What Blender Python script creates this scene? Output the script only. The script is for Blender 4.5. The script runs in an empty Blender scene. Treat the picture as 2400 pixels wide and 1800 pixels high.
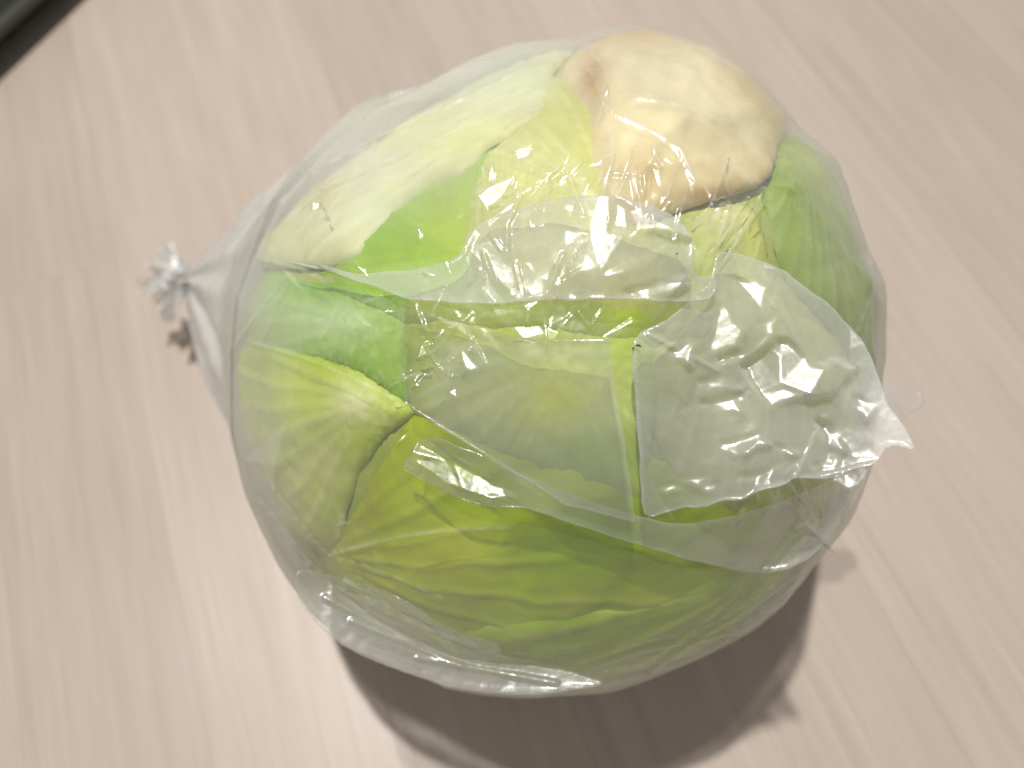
import bpy, bmesh, math, random
import numpy as np
from mathutils import Vector, Matrix
from mathutils.bvhtree import BVHTree
from mathutils.geometry import delaunay_2d_cdt

rng = np.random.default_rng(11)
random.seed(11)
scene = bpy.context.scene
COL = scene.collection

# ------------------------------------------------------------------ camera
TILT = math.radians(27.0)
HFOV = math.radians(65.0)
CAM = np.array([-0.0142, -0.1255, 0.331])
PW, PH = 2212.0, 1659.0                       # pixel frame the photo was measured in
FPX = PW / 2 / math.tan(HFOV / 2)
RIGHT = np.array([1.0, 0, 0])
UP = np.array([0, math.cos(TILT), math.sin(TILT)])
FWD = np.array([0, math.sin(TILT), -math.cos(TILT)])
cd = bpy.data.cameras.new('camera')
cam = bpy.data.objects.new('camera', cd); COL.objects.link(cam)
cam.location = CAM; cam.rotation_euler = (TILT, 0, 0)
cd.sensor_fit = 'HORIZONTAL'; cd.angle = HFOV
cd.clip_start = 0.005; cd.clip_end = 50
cd.dof.use_dof = True; cd.dof.focus_distance = 0.175
cd.dof.aperture_fstop = 8.5
scene.camera = cam

# ------------------------------------------------------------------ light
world = bpy.data.worlds.new('World'); scene.world = world; world.use_nodes = True
bgn = world.node_tree.nodes['Background']
bgn.inputs[0].default_value = (1.0, 0.975, 0.94, 1); bgn.inputs[1].default_value = 0.20
LAMP = np.array([-0.20, 0.32, 1.95])
ld = bpy.data.lights.new('ceiling_lamp', 'POINT'); ld.energy = 111; ld.shadow_soft_size = 0.03
ld.color = (1.0, 0.975, 0.925)
lo = bpy.data.objects.new('ceiling_lamp', ld); lo.location = LAMP; COL.objects.link(lo)
vs = scene.view_settings
vs.view_transform = 'Standard'; vs.look = 'None'; vs.exposure = 0.36; vs.gamma = 1; vs.use_curve_mapping = False
scene.render.engine = 'CYCLES'
scene.cycles.use_adaptive_sampling = True; scene.cycles.adaptive_threshold = .02
scene.cycles.max_bounces = 9; scene.cycles.transparent_max_bounces = 40
scene.cycles.diffuse_bounces = 3; scene.cycles.glossy_bounces = 4; scene.cycles.transmission_bounces = 8
scene.cycles.use_denoising = True
scene.cycles.caustics_reflective = False; scene.cycles.caustics_refractive = False
scene.cycles.sample_clamp_indirect = 6

# ------------------------------------------------------------------ helpers
def nrm(v):
    v = np.asarray(v, float)
    return v / np.linalg.norm(v, axis=-1, keepdims=True)

def pix_ray(p):
    p = np.asarray(p, float)
    u = (p[..., 0] - PW / 2) / FPX; v = (PH / 2 - p[..., 1]) / FPX
    return nrm(FWD + u[..., None] * RIGHT + v[..., None] * UP)

def proj(P):
    d = P - CAM
    z = d @ FWD
    return np.stack([PW / 2 + FPX * (d @ RIGHT) / z, PH / 2 - FPX * (d @ UP) / z], -1)

def pix_floor(p, z=0.0):
    r = pix_ray(p); t = (z - CAM[2]) / r[..., 2]
    return CAM + r * t[..., None]

def mesh_obj(name, V, F, mat, parent=None, smooth=True, attrs=None):
    V = np.asarray(V, np.float32); F = np.asarray(F, np.int32)
    me = bpy.data.meshes.new(name)
    k = F.shape[1]
    me.vertices.add(len(V)); me.vertices.foreach_set('co', V.ravel())
    me.loops.add(F.size); me.loops.foreach_set('vertex_index', F.ravel())
    me.polygons.add(len(F))
    me.polygons.foreach_set('loop_start', np.arange(len(F), dtype=np.int32) * k)
    me.update(calc_edges=True); me.validate()
    if smooth: me.polygons.foreach_set('use_smooth', np.ones(len(me.polygons), bool))
    if attrs:
        for an, av in attrs.items():
            if av.ndim == 2:
                a = me.attributes.new(an, 'FLOAT_COLOR', 'POINT')
                a.data.foreach_set('color', np.c_[av, np.ones(len(av))].astype(np.float32).ravel())
            else:
                a = me.attributes.new(an, 'FLOAT', 'POINT'); a.data.foreach_set('value', av.astype(np.float32))
    o = bpy.data.objects.new(name, me); COL.objects.link(o)
    if mat: me.materials.append(mat)
    if parent: o.parent = parent
    return o

def empty(name, loc=(0, 0, 0)):
    o = bpy.data.objects.new(name, None); COL.objects.link(o); o.location = loc
    o.empty_display_size = 0.02
    return o

def tag(o, label, cat=None, group=None, kind=None):
    o['label'] = label
    if cat: o['category'] = cat
    if group: o['group'] = group
    if kind: o['kind'] = kind

def catmull(pts, n=8, closed=True):
    P = np.asarray(pts, float); N = len(P); out = []
    rngi = range(N) if closed else range(N - 1)
    for i in rngi:
        if closed: p0, p1, p2, p3 = P[i - 1], P[i], P[(i + 1) % N], P[(i + 2) % N]
        else: p0, p1, p2, p3 = P[max(i - 1, 0)], P[i], P[i + 1], P[min(i + 2, N - 1)]
        for t in np.arange(n) / n:
            out.append(.5 * ((2 * p1) + (p2 - p0) * t + (2 * p0 - 5 * p1 + 4 * p2 - p3) * t * t + (3 * p1 - p0 - 3 * p2 + p3) * t ** 3))
    if not closed: out.append(P[-1])
    return np.array(out)

def seg_dist(Q, A, B):
    AB = B - A; L = (AB * AB).sum() + 1e-12
    t = np.clip(((Q - A) @ AB) / L, 0, 1)
    return np.linalg.norm(Q - A - t[:, None] * AB, axis=1)

def poly_sd(Q, poly):
    """signed distance to a polygon (positive inside)"""
    poly = np.asarray(poly, float); n = len(poly)
    d = np.full(len(Q), 1e9); ins = np.zeros(len(Q), bool)
    for i in range(n):
        A, B = poly[i], poly[(i + 1) % n]
        d = np.minimum(d, seg_dist(Q, A, B))
        if A[1] != B[1]:
            c = ((A[1] > Q[:, 1]) != (B[1] > Q[:, 1])) & (Q[:, 0] < (B[0] - A[0]) * (Q[:, 1] - A[1]) / (B[1] - A[1]) + A[0])
            ins ^= c
    return np.where(ins, d, -d)

def sstep(a, b, x):
    t = np.clip((x - a) / (b - a), 0, 1); return t * t * (3 - 2 * t)

def vnoise(P, seed=0, octaves=3):
    """cheap smooth noise: a sum of random plane waves"""
    r = np.random.default_rng(seed); out = np.zeros(len(P)); amp = 1.0; f = 1.0; tot = 0
    for o in range(octaves):
        for k in range(6):
            w = nrm(r.normal(size=P.shape[1])) * f * r.uniform(.7, 1.4)
            out += amp * np.sin(P @ w * 6.283 + r.uniform(0, 6.283)) / 3.0
        tot += amp; amp *= .5; f *= 2.03
    return out / tot

# ------------------------------------------------------------------ the hull that everything is built on
C = np.array([0, 0, 0.098])
AX = nrm(CAM - C); DC = np.linalg.norm(CAM - C)
E1 = nrm(RIGHT - AX * (RIGHT @ AX)); E2 = np.cross(AX, E1)
R0 = 0.1
BAG_SIL = [(1230,80),(1390,48),(1530,85),(1650,180),(1720,262),(1800,332),(1850,440),(1880,540),(1912,610),(1915,700),(1908,800),(1892,950),(1846,1100),(1770,1215),(1700,1310),(1560,1410),(1390,1480),(1200,1510),(1050,1508),(900,1468),(735,1400),(640,1290),(545,1120),(497,970),(482,800),(490,680),(520,560),(640,385),(760,280),(900,188),(1080,107)]
CAB_SIL = [(1230,100),(1390,62),(1530,98),(1650,192),(1720,277),(1795,352),(1835,450),(1862,550),(1885,640),(1885,740),(1872,860),(1840,980),(1790,1100),(1720,1210),(1640,1305),(1530,1385),(1380,1442),(1200,1470),(1050,1460),(900,1410),(770,1325),(665,1200),(585,1070),(525,940),(503,830),(503,720),(518,640),(558,535),(690,400),(830,315),(960,230),(1090,152)]

def sil_table(sil):
    r = pix_ray(np.array(sil, float))
    ca = r @ (-AX); g = np.arccos(np.clip(ca, -1, 1))
    al = np.arctan2(r @ E2, r @ E1)
    o = np.argsort(al); al = al[o]; rs = DC * np.sin(g[o])
    return np.r_[al - 2 * math.pi, al, al + 2 * math.pi], np.r_[rs, rs, rs]
BT, CT = sil_table(BAG_SIL), sil_table(CAB_SIL)

def split(d):
    b = np.arccos(np.clip(d @ AX, -1, 1)); a = np.arctan2(d @ E2, d @ E1); return b, a

def radius(d, T, top=0.0985):
    b, a = split(d)
    rs = np.interp(a, *T); w = np.sin(np.clip(b, 0, math.pi)) ** 2
    w = np.where(b > math.pi / 2, 1 - .5 * (1 - w), w)
    r = top * (1 - w) + rs * w
    if T is CT:
        k = sstep(1.28, 1.62, b)  # hidden back bulged out so that the floor shadow comes solid
        r = r + k * (np.interp(a, *BT) - rs - .0015 + .005 * np.exp(-((a + 2.35) / .6) ** 2))
    return r

def dir_of(q):
    """azimuthal-equidistant plane (radians) -> direction from C"""
    b = np.linalg.norm(q, axis=-1); a = np.arctan2(q[..., 1], q[..., 0])
    return np.cos(b)[..., None] * AX + np.sin(b)[..., None] * (np.cos(a)[..., None] * E1 + np.sin(a)[..., None] * E2)

def pix_q(p):
    """pixel -> azimuthal plane; past the silhouette it wraps round the back"""
    p = np.asarray(p, float); r = pix_ray(p)
    g = np.arccos(np.clip(r @ (-AX), -1, 1)); a = np.arctan2(r @ E2, r @ E1)
    R = np.interp(a, *CT); smax = np.arcsin(np.clip(R / DC, 0, 1)); bmax = math.pi / 2 - smax
    gg = np.minimum(g, smax * .9995)
    b = np.arcsin(np.clip(DC * np.sin(gg) / R, 0, 1)) - gg
    b = np.where(g > smax, bmax + (g / smax - 1) * 1.6, b)
    return np.stack([b * np.cos(a), b * np.sin(a)], -1)

def clampfloor(d, r, z=0.002):
    lim = (C[2] - z) / np.maximum(-d[:, 2], 1e-6)
    return np.where(d[:, 2] < 0, np.minimum(r, lim), r)

# ------------------------------------------------------------------ materials
def newmat(name):
    m = bpy.data.materials.new(name); m.use_nodes = True
    nt = m.node_tree; nt.nodes.clear()
    out = nt.nodes.new('ShaderNodeOutputMaterial')
    def N(t, **kw):
        n = nt.nodes.new(t)
        for k, v in kw.items():
            if k in n.inputs: n.inputs[k].default_value = v
            else: setattr(n, k, v)
        return n
    return m, nt, out, N, nt.links.new

def film_material(name, haze=0.16, rough=0.11, tint=(0.95, 0.95, 0.935)):
    m, nt, out, N, L = newmat(name)
    tc = N('ShaderNodeTexCoord')
    n1 = N('ShaderNodeTexNoise', Scale=260.0, Detail=3.0)
    n2 = N('ShaderNodeTexVoronoi', Scale=420.0, distance='EUCLIDEAN'); n2.feature = 'DISTANCE_TO_EDGE'
    L(tc.outputs['Object'], n1.inputs['Vector']); L(tc.outputs['Object'], n2.inputs['Vector'])
    mx = N('ShaderNodeMath', operation='MULTIPLY_ADD'); mx.inputs[1].default_value = .35
    L(n2.outputs['Distance'], mx.inputs[0]); L(n1.outputs['Fac'], mx.inputs[2])
    bp = N('ShaderNodeBump', Strength=0.2, Distance=0.0006)
    L(mx.outputs[0], bp.inputs['Height'])
    # milky haze: uneven, denser where the film is seen edge on (a longer way through it)
    n3 = N('ShaderNodeTexNoise', Scale=28.0, Detail=4.0); L(tc.outputs['Object'], n3.inputs['Vector'])
    lw = N('ShaderNodeLayerWeight', Blend=0.5)
    mr = N('ShaderNodeMapRange'); mr.inputs['From Min'].default_value = .3; mr.inputs['From Max'].default_value = .7
    mr.inputs['To Min'].default_value = haze * .75; mr.inputs['To Max'].default_value = haze * 1.25
    L(n3.outputs['Fac'], mr.inputs['Value'])
    ad = N('ShaderNodeMath', operation='MULTIPLY_ADD'); ad.inputs[1].default_value = .5; ad.use_clamp = True
    L(lw.outputs['Facing'], ad.inputs[0]); L(mr.outputs[0], ad.inputs[2])
    pw = N('ShaderNodeMath', operation='POWER'); pw.inputs[1].default_value = 2.2
    L(lw.outputs['Facing'], pw.inputs[0]); L(pw.outputs[0], ad.inputs[0])
    ga = N('ShaderNodeAttribute', attribute_name='extra_haze'); a2 = N('ShaderNodeMath', operation='ADD'); a2.use_clamp = True
    L(ad.outputs[0], a2.inputs[0]); L(ga.outputs['Fac'], a2.inputs[1]); ad = a2
    tr = N('ShaderNodeBsdfTransparent'); tr.inputs[0].default_value = (.985, .985, .98, 1)
    df = N('ShaderNodeBsdfDiffuse'); df.inputs[0].default_value = (*tint, 1)
    tl = N('ShaderNodeBsdfTranslucent'); tl.inputs[0].default_value = (*tint, 1)
    md = N('ShaderNodeMixShader'); md.inputs[0].default_value = .30
    L(df.outputs[0], md.inputs[1]); L(tl.outputs[0], md.inputs[2])
    mh = N('ShaderNodeMixShader'); L(ad.outputs[0], mh.inputs[0]); L(tr.outputs[0], mh.inputs[1]); L(md.outputs[0], mh.inputs[2])
    # reflection of a thin sheet (two faces), Schlick, the same from either side
    lf = N('ShaderNodeLayerWeight', Blend=0.5); L(bp.outputs[0], lf.inputs['Normal'])
    p5 = N('ShaderNodeMath', operation='POWER'); p5.inputs[1].default_value = 5; L(lf.outputs['Facing'], p5.inputs[0])
    fr = N('ShaderNodeMath', operation='MULTIPLY_ADD'); fr.inputs[1].default_value = .55; fr.inputs[2].default_value = .085
    L(p5.outputs[0], fr.inputs[0])
    g1 = N('ShaderNodeBsdfGlossy', Roughness=rough); g2 = N('ShaderNodeBsdfGlossy', Roughness=.27)
    L(bp.outputs[0], g1.inputs['Normal']); L(bp.outputs[0], g2.inputs['Normal'])
    gm = N('ShaderNodeMixShader'); gm.inputs[0].default_value = .66; L(g1.outputs[0], gm.inputs[1]); L(g2.outputs[0], gm.inputs[2])
    mf = N('ShaderNodeMixShader'); L(fr.outputs[0], mf.inputs[0]); L(mh.outputs[0], mf.inputs[1]); L(gm.outputs[0], mf.inputs[2])
    L(mf.outputs[0], out.inputs['Surface'])
    return m

FILM = film_material('clear_film', .075)
FLAP = film_material('folded_film', .165)
TUFT = film_material('loose_film', .62, .25)
DENSE = film_material('gathered_film', .85, .25)

def leaf_material():
    m, nt, out, N, L = newmat('cabbage_leaf')
    at = N('ShaderNodeAttribute', attribute_name='Col')
    tc = N('ShaderNodeTexCoord')
    ns = N('ShaderNodeTexNoise', Scale=55.0, Detail=5.0); L(tc.outputs['Object'], ns.inputs['Vector'])
    hs = N('ShaderNodeHueSaturation', Saturation=1.18); L(at.outputs['Color'], hs.inputs['Color'])
    mr = N('ShaderNodeMapRange'); mr.inputs['To Min'].default_value = .86; mr.inputs['To Max'].default_value = 1.14
    mr.inputs['From Min'].default_value = .3; mr.inputs['From Max'].default_value = .7
    L(ns.outputs['Fac'], mr.inputs['Value']); L(mr.outputs[0], hs.inputs['Value'])
    nb = N('ShaderNodeTexNoise', Scale=180.0, Detail=4.0); L(tc.outputs['Object'], nb.inputs['Vector'])
    bp = N('ShaderNodeBump', Strength=.25, Distance=.0008); L(nb.outputs['Fac'], bp.inputs['Height'])
    p = N('ShaderNodeBsdfPrincipled', Roughness=.48); L(hs.outputs[0], p.inputs['Base Color']); L(bp.outputs[0], p.inputs['Normal'])
    p.inputs['Specular IOR Level'].default_value = .3
    p.inputs['Subsurface Weight'].default_value = .0
    p.inputs['Subsurface Radius'].default_value = (.6, 1.0, .25); p.inputs['Subsurface Scale'].default_value = .006
    L(p.outputs[0], out.inputs['Surface'])
    return m
LEAF = leaf_material()

# ------------------------------------------------------------------ floor: laminate strips
GRA = math.radians(21.0)
GDIR = np.array([-math.sin(GRA), math.cos(GRA), 0]); GPERP = np.array([math.cos(GRA), math.sin(GRA), 0])

def wood_material():
    m, nt, out, N, L = newmat('pale_oak_laminate')
    tc = N('ShaderNodeTexCoord'); oi = N('ShaderNodeObjectInfo')
    off = N('ShaderNodeVectorMath', operation='MULTIPLY_ADD')
    cx = N('ShaderNodeCombineXYZ'); L(oi.outputs['Random'], cx.inputs[0]); L(oi.outputs['Random'], cx.inputs[1])
    off.inputs[1].default_value = (37, 53, 0); L(cx.outputs[0], off.inputs[0]); L(tc.outputs['Object'], off.inputs[2])
    def streak(sx, sy, detail, dist=0.0):
        mp = N('ShaderNodeMapping'); mp.inputs['Scale'].default_value = (sx, sy, 1); L(off.outputs[0], mp.inputs['Vector'])
        t = N('ShaderNodeTexNoise', Scale=1.0, Detail=detail, Distortion=dist); L(mp.outputs[0], t.inputs['Vector']); return t
    a = streak(150, 8, 6, .5); b = streak(600, 12, 4, .2); c = streak(45, 7, 4, .8); d = streak(1300, 20, 2)
    def mix(x, y, w):
        q = N('ShaderNodeMath', operation='MULTIPLY_ADD'); q.inputs[1].default_value = w; L(x, q.inputs[0])
        if y is None: q.inputs[2].default_value = 0
        else: L(y, q.inputs[2])
        return q.outputs[0]
    s = mix(a.outputs['Fac'], None, .30); s = mix(b.outputs['Fac'], s, .34); s = mix(c.outputs['Fac'], s, .20); s = mix(d.outputs['Fac'], s, .16)
    r = N('ShaderNodeValToRGB'); L(s, r.inputs[0])
    e = r.color_ramp.elements
    e[0].position = .33; e[0].color = (.45, .36, .295, 1)
    e[1].position = .66; e[1].color = (.565, .492, .43, 1)
    k = e.new(.46); k.color = (.495, .412, .346, 1)
    k = e.new(.56); k.color = (.53, .45, .384, 1)
    hv = N('ShaderNodeHueSaturation'); L(r.outputs[0], hv.inputs['Color'])
    mv = N('ShaderNodeMapRange'); mv.inputs['To Min'].default_value = .94; mv.inputs['To Max'].default_value = 1.05
    L(oi.outputs['Random'], mv.inputs['Value']); L(mv.outputs[0], hv.inputs['Value'])
    bp = N('ShaderNodeBump', Strength=.12, Distance=.0004); L(b.outputs['Fac'], bp.inputs['Height'])
    p = N('ShaderNodeBsdfPrincipled', Roughness=.42); L(hv.outputs[0], p.inputs['Base Color']); L(bp.outputs[0], p.inputs['Normal'])
    p.inputs['Specular IOR Level'].default_value = .5
    L(p.outputs[0], out.inputs['Surface'])
    return m
WOOD = wood_material()
def plain(name, col, rough=.5, **kw):
    m, nt, out, N, L = newmat(name)
    p = N('ShaderNodeBsdfPrincipled', Roughness=rough); p.inputs['Base Color'].default_value = (*col, 1)
    tc = N('ShaderNodeTexCoord'); ns = N('ShaderNodeTexNoise', Scale=40.0, Detail=4.0); L(tc.outputs['Object'], ns.inputs['Vector'])
    mr = N('ShaderNodeMapRange'); mr.inputs['To Min'].default_value = rough * .8; mr.inputs['To Max'].default_value = min(1, rough * 1.2)
    L(ns.outputs['Fac'], mr.inputs['Value']); L(mr.outputs[0], p.inputs['Roughness'])
    for k, v in kw.items(): p.inputs[k].default_value = v
    L(p.outputs[0], out.inputs['Surface']); return m

JOINT = plain('joint_fill', (.22, .17, .13), .8)
S = 2.0
floor = mesh_obj('floor', [(-S, -S, -.006), (S, -S, -.006), (S, S, -.006), (-S, S, -.006)], [(0, 1, 2, 3)], JOINT, smooth=False)
floor['kind'] = 'structure'; floor['label'] = 'pale beige wood laminate floor with fine grain strips'
STW, STL, GAP = 0.066, 0.62, 0.00005
edge0 = pix_floor(np.array([405.0, 1364.0])) @ GPERP      # one joint is seen here in the photo
plank_meshes = []
def plank_mesh(w, l, h=.006, bv=.00006):
    bm = bmesh.new()
    prof = [(-w/2, -h), (w/2, -h), (w/2, -bv), (w/2 - bv, 0), (-w/2 + bv, 0), (-w/2, -bv)]
    f = [bm.verts.new((x, -l/2, z)) for x, z in prof]; g = [bm.verts.new((x, l/2, z)) for x, z in prof]
    n = len(prof)
    for i in range(n): bm.faces.new((f[i], f[(i+1) % n], g[(i+1) % n], g[i]))
    bm.faces.new(f[::-1]); bm.faces.new(g)
    bmesh.ops.recalc_face_normals(bm, faces=bm.faces)
    me = bpy.data.meshes.new('plank'); bm.to_mesh(me); bm.free(); me.materials.append(WOOD); return me
PM = plank_mesh(STW - GAP, STL - GAP)
for i in range(-10, 11):
    sh = {0: .17}.get(i, random.uniform(0, STL))
    for j in range(-2, 3):
        o = bpy.data.objects.new('plank', PM); COL.objects.link(o); o.parent = floor
        ctr = GPERP * (edge0 + (i + .5) * STW) + GDIR * (j * STL + sh)
        if np.linalg.norm(ctr[:2]) > 1.1: bpy.data.objects.remove(o); continue
        o.location = ctr; o.rotation_euler = (0, 0, GRA)

# ------------------------------------------------------------------ cabbage
cabbage = empty('cabbage', (0, 0, 0))
tag(cabbage, 'pale green cabbage head with a cream stem end, wrapped inside the clear bag', 'cabbage')

LEAVES = []
def core_mesh():
    bm = bmesh.new(); bmesh.ops.create_icosphere(bm, subdivisions=7, radius=1)
    V = np.array([v.co[:] for v in bm.verts]); F = np.array([[v.index for v in f.verts] for f in bm.faces]); bm.free()
    V = nrm(V)
    r = radius(V, CT, .096) - .0036 + .0008 * vnoise(V * 3, 5)
    r = clampfloor(V, r, .0045)
    px = proj(C + V * r[:, None])
    b, a = split(V)
    st = vnoise(np.c_[a * 6, b * 1.2], 3, 3)
    c0 = np.array([.30, .38, .075]); c1 = np.array([.50, .55, .19])
    t = (.5 + .5 * st)[:, None]
    col = c0 * (1 - t) + c1 * t
    return C + V * r[:, None], F, col
V, F, colr = core_mesh()
mesh_obj('heart', V, F, LEAF, cabbage, attrs={'Col': colr})['label'] = 'tight green inner head of the cabbage'

def patch(poly_px, step=.011, ncat=6, jit=.004, seed=0, smoothpoly=True, lo=None):
    """fill an outline with triangles in the azimuthal plane"""
    q = pix_q(np.array(poly_px, float))
    q = catmull(q, ncat) if smoothpoly else q
    # resample the outline evenly
    cl = np.r_[q, q[:1]]; s = np.r_[0, np.cumsum(np.linalg.norm(np.diff(cl, axis=0), axis=1))]
    n = max(24, int(s[-1] / step)); t = np.linspace(0, s[-1], n, endpoint=False)
    q = np.stack([np.interp(t, s, cl[:, 0]), np.interp(t, s, cl[:, 1])], -1)
    if jit:
        q = q + jit * np.stack([vnoise(q * 7, seed + 1), vnoise(q * 7, seed + 2)], -1)
    mn, mx = q.min(0), q.max(0)
    gx, gy = np.meshgrid(np.arange(mn[0], mx[0], step), np.arange(mn[1], mx[1], step * .866))
    gx = gx + (np.arange(gx.shape[0]) % 2)[:, None] * step * .5
    g = np.stack([gx.ravel(), gy.ravel()], -1)
    sd = poly_sd(g, q); g = g[sd > step * .55]
    pts = np.r_[q, g]
    ed = [(i, (i + 1) % n) for i in range(n)]
    res = delaunay_2d_cdt([Vector(p) for p in pts], ed, [], 1, 1e-7)
    P = np.array([p[:] for p in res[0]]); F = np.array([f for f in res[2] if len(f) == 3])
    # orient outward (counter-clockwise in plane)
    A = P[F[:, 1]] - P[F[:, 0]]; B = P[F[:, 2]] - P[F[:, 0]]
    fl = A[:, 0] * B[:, 1] - A[:, 1] * B[:, 0] < 0
    F[fl] = F[fl][:, ::-1]
    return P, F, q

def shell(V, F, thick, nrmls, taper=None):
    n = len(V); th = thick if taper is None else thick * taper
    th = np.broadcast_to(th, (n,))
    W = V - nrmls * th[:, None]
    e = {}
    for a, b, c in F:
        for x, y in ((a, b), (b, c), (c, a)): e[(x, y)] = 1
    rim = [(x, y) for (x, y) in e if (y, x) not in e]
    SF = []
    for x, y in rim: SF += [(y, x, x + n), (y, x + n, y + n)]
    return np.r_[V, W], np.r_[F, F[:, ::-1] + n, np.array(SF)]

def leaf(poly, off, root, cols, seed, rib=1.0, lift=0.0, veins=9, spread=1.0, droop=.0016, extra=None, label=None, name='leaf', edw=.035, pigment_shade=(), mgw=.10, jit=.003, wr=.0006, thick=.0010):
    """cols: rib colour, blade colour, margin colour"""
    P, F, q = patch(poly, .0125, jit=jit, seed=seed)
    d = dir_of(P)
    sd = poly_sd(P, q)
    rt = pix_q(np.array([root], float))[0]
    rel = P - rt; ang = np.arctan2(rel[:, 1], rel[:, 0]); dist = np.linalg.norm(rel, axis=1)
    ctr = q.mean(0) - rt; a0 = math.atan2(ctr[1], ctr[0]); da = (ang - a0 + math.pi) % (2 * math.pi) - math.pi
    da = da + .04 * vnoise(P * 1.6, seed + 5)
    # ribs fanning from the root, thinner with distance, forking further out
    ph = da * veins / spread
    v1 = np.abs(((ph + .5) % 1) - .5) * 2            # 0 on a rib
    w1 = np.exp(-(v1 / (.22 + .10 / (1 + 6 * dist))) ** 2)
    ph2 = da * veins * 2.3 / spread + 1.2 * dist + .25 * vnoise(P * 3, seed + 9)
    v2 = np.abs(((ph2 + .5) % 1) - .5) * 2
    w2 = np.exp(-(v2 / .25) ** 2) * sstep(.05, .35, dist)
    mid = np.exp(-(da * (dist + .05) / .05) ** 2)
    vein = np.clip(.75 * w1 + .38 * w2 + .6 * mid, 0, 1) * rib
    nz = vnoise(P * 3.0, seed + 12); nf = vnoise(P * 11, seed + 13)
    r = radius(d, CT, .096) - .002 + off + rib * .00045 * (w1 + .1 * w2 + mid) + wr * nz + .00008 * nf
    edge = np.exp(-sd / edw)
    r = r + lift * edge - np.maximum(off + droop, 0) * edge
    if extra is not None: r = r + extra(P, sd, d)
    r = clampfloor(d, r, .0035)
    V = C + d * r[:, None]
    rc, bc, mc = [np.array(c) for c in cols]
    fs = vnoise(np.c_[da * 9, dist * 1.3], seed + 17, 3)
    t = np.clip(vein * .55 + .22 * nz + .30 * fs, 0, 1)[:, None]
    mg = (np.exp(-sd / mgw) * (.6 + .5 * nz)).clip(0, 1)[:, None]
    col = bc * (1 - mg) + mc * mg
    col = col * (1 - t) + rc * t
    col = col * (1 + .07 * nf)[:, None]
    pxl = proj(V)
    for c_, s_, k_, a_ in pigment_shade:  # pigment spots, plus shade painted into gaps between leaves
        w = (a_ * np.exp(-((pxl[:, 0] - c_[0]) / s_[0]) ** 2 - ((pxl[:, 1] - c_[1]) / s_[1]) ** 2) * (1 + .3 * fs)).clip(0, 1)[:, None]
        col = col * (1 - w) + np.array(k_) * w
    taper = .35 + .65 * np.clip(sd / .05, 0, 1)
    V2, F2 = shell(V, F, thick, d, taper)
    o = mesh_obj(name, V2, F2, LEAF, cabbage, attrs={'Col': np.clip(np.r_[col, col], .01, .95)})
    LEAVES.append((V, F))
    if label: o['label'] = label
    return o

PALE = (.72, .74, .47); CREAM = (.80, .76, .50); YG = (.48, .55, .14); VIV = (.22, .44, .035); GRN = (.20, .33, .07); OLV = (.27, .30, .05)
# big lower leaf, ribs fanning from its fold on the left
leaf([(690,1205),(740,1120),(800,1010),(880,900),(1050,900),(1350,980),(1700,1080),(1880,1180),(1980,1400),(1700,1850),(1200,2000),(700,1800),(540,1380)],
     .0003, (690,1195), [(.62,.68,.20), (.38,.52,.06), (.46,.52,.09)], 21, veins=10, spread=1.9, pigment_shade=[((850,1270),(150,130),(.54,.60,.13),.7),((1000,1200),(120,90),(.62,.68,.16),.6),((1300,1170),(200,90),(.28,.46,.03),.75),((775,1060),(70,130),(.36,.40,.02),.85),((900,920),(70,50),(.44,.52,.03),.6),((1180,1050),(140,50),(.52,.66,.06),.7)], label='yellow-green lower leaf with ribs fanning from its fold')  # olive spot at the left paints in the shadowed gap by the side leaf
leaf([(480,1330),(700,1385),(880,1392),(1050,1372),(1200,1348),(1330,1332),(1420,1310),(1490,1282),(1560,1240),(1640,1212),(1760,1170),(1950,1150),(2080,1300),(1900,1600),(1500,1800),(1150,1850),(700,1800),(420,1500)],
     .0020, (1640,1215), [(.58,.68,.18), (.27,.42,.05), (.62,.72,.20)], 22, veins=7, spread=2.4, droop=.0006, mgw=.022, pigment_shade=[((760,1420),(220,90),(.44,.52,.09),.7),((1000,1400),(140,60),(.36,.50,.06),.7)], label='deep green leaf with a bright rolled edge')
# vivid leaf below the pale upper leaf
leaf([(640,560),(760,500),(900,400),(1060,320),(1130,420),(1080,560),(960,650),(850,660),(720,620)],
     -.0008, (1010,560), [(.50,.62,.16), (.31,.50,.035), (.26,.46,.02)], 23, rib=.6, veins=5, pigment_shade=[((980,480),(70,90),(.52,.66,.10),.8),((900,600),(140,40),(.55,.70,.28),.7),((800,510),(60,40),(.24,.48,.02),.6)], label='vivid green strip of leaf under the pale leaf edge')
leaf([(540,590),(640,596),(760,605),(870,640),(930,740),(860,880),(740,815),(640,775),(520,760)],
     0.0, (760,700), [(.58,.70,.38), (.42,.58,.16), (.20,.42,.03)], 24, rib=.8, veins=5, pigment_shade=[((730,690),(90,55),(.60,.76,.42),.85),((680,620),(120,25),(.20,.46,.02),.7),((600,650),(30,60),(.36,.52,.08),.6)], label='small leaf with a dark green margin')
leaf([(380,760),(500,742),(560,738),(650,775),(740,805),(850,880),(868,905),(800,960),(745,1050),(722,1130),(712,1200),(640,1180),(540,1130),(420,1000)],
     .0012, (780,870), [(.70,.74,.36), (.50,.60,.12), (.40,.52,.06)], 25, veins=8, spread=1.6, droop=.0017, edw=.030, pigment_shade=[((760,870),(60,50),(.78,.80,.50),.8),((620,880),(90,60),(.58,.70,.14),.6),((700,1000),(60,70),(.70,.72,.36),.7),((560,980),(40,100),(.44,.48,.10),.5),((600,770),(120,25),(.38,.50,.05),.5)], label='yellow-green side leaf with a curled margin')
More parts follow.
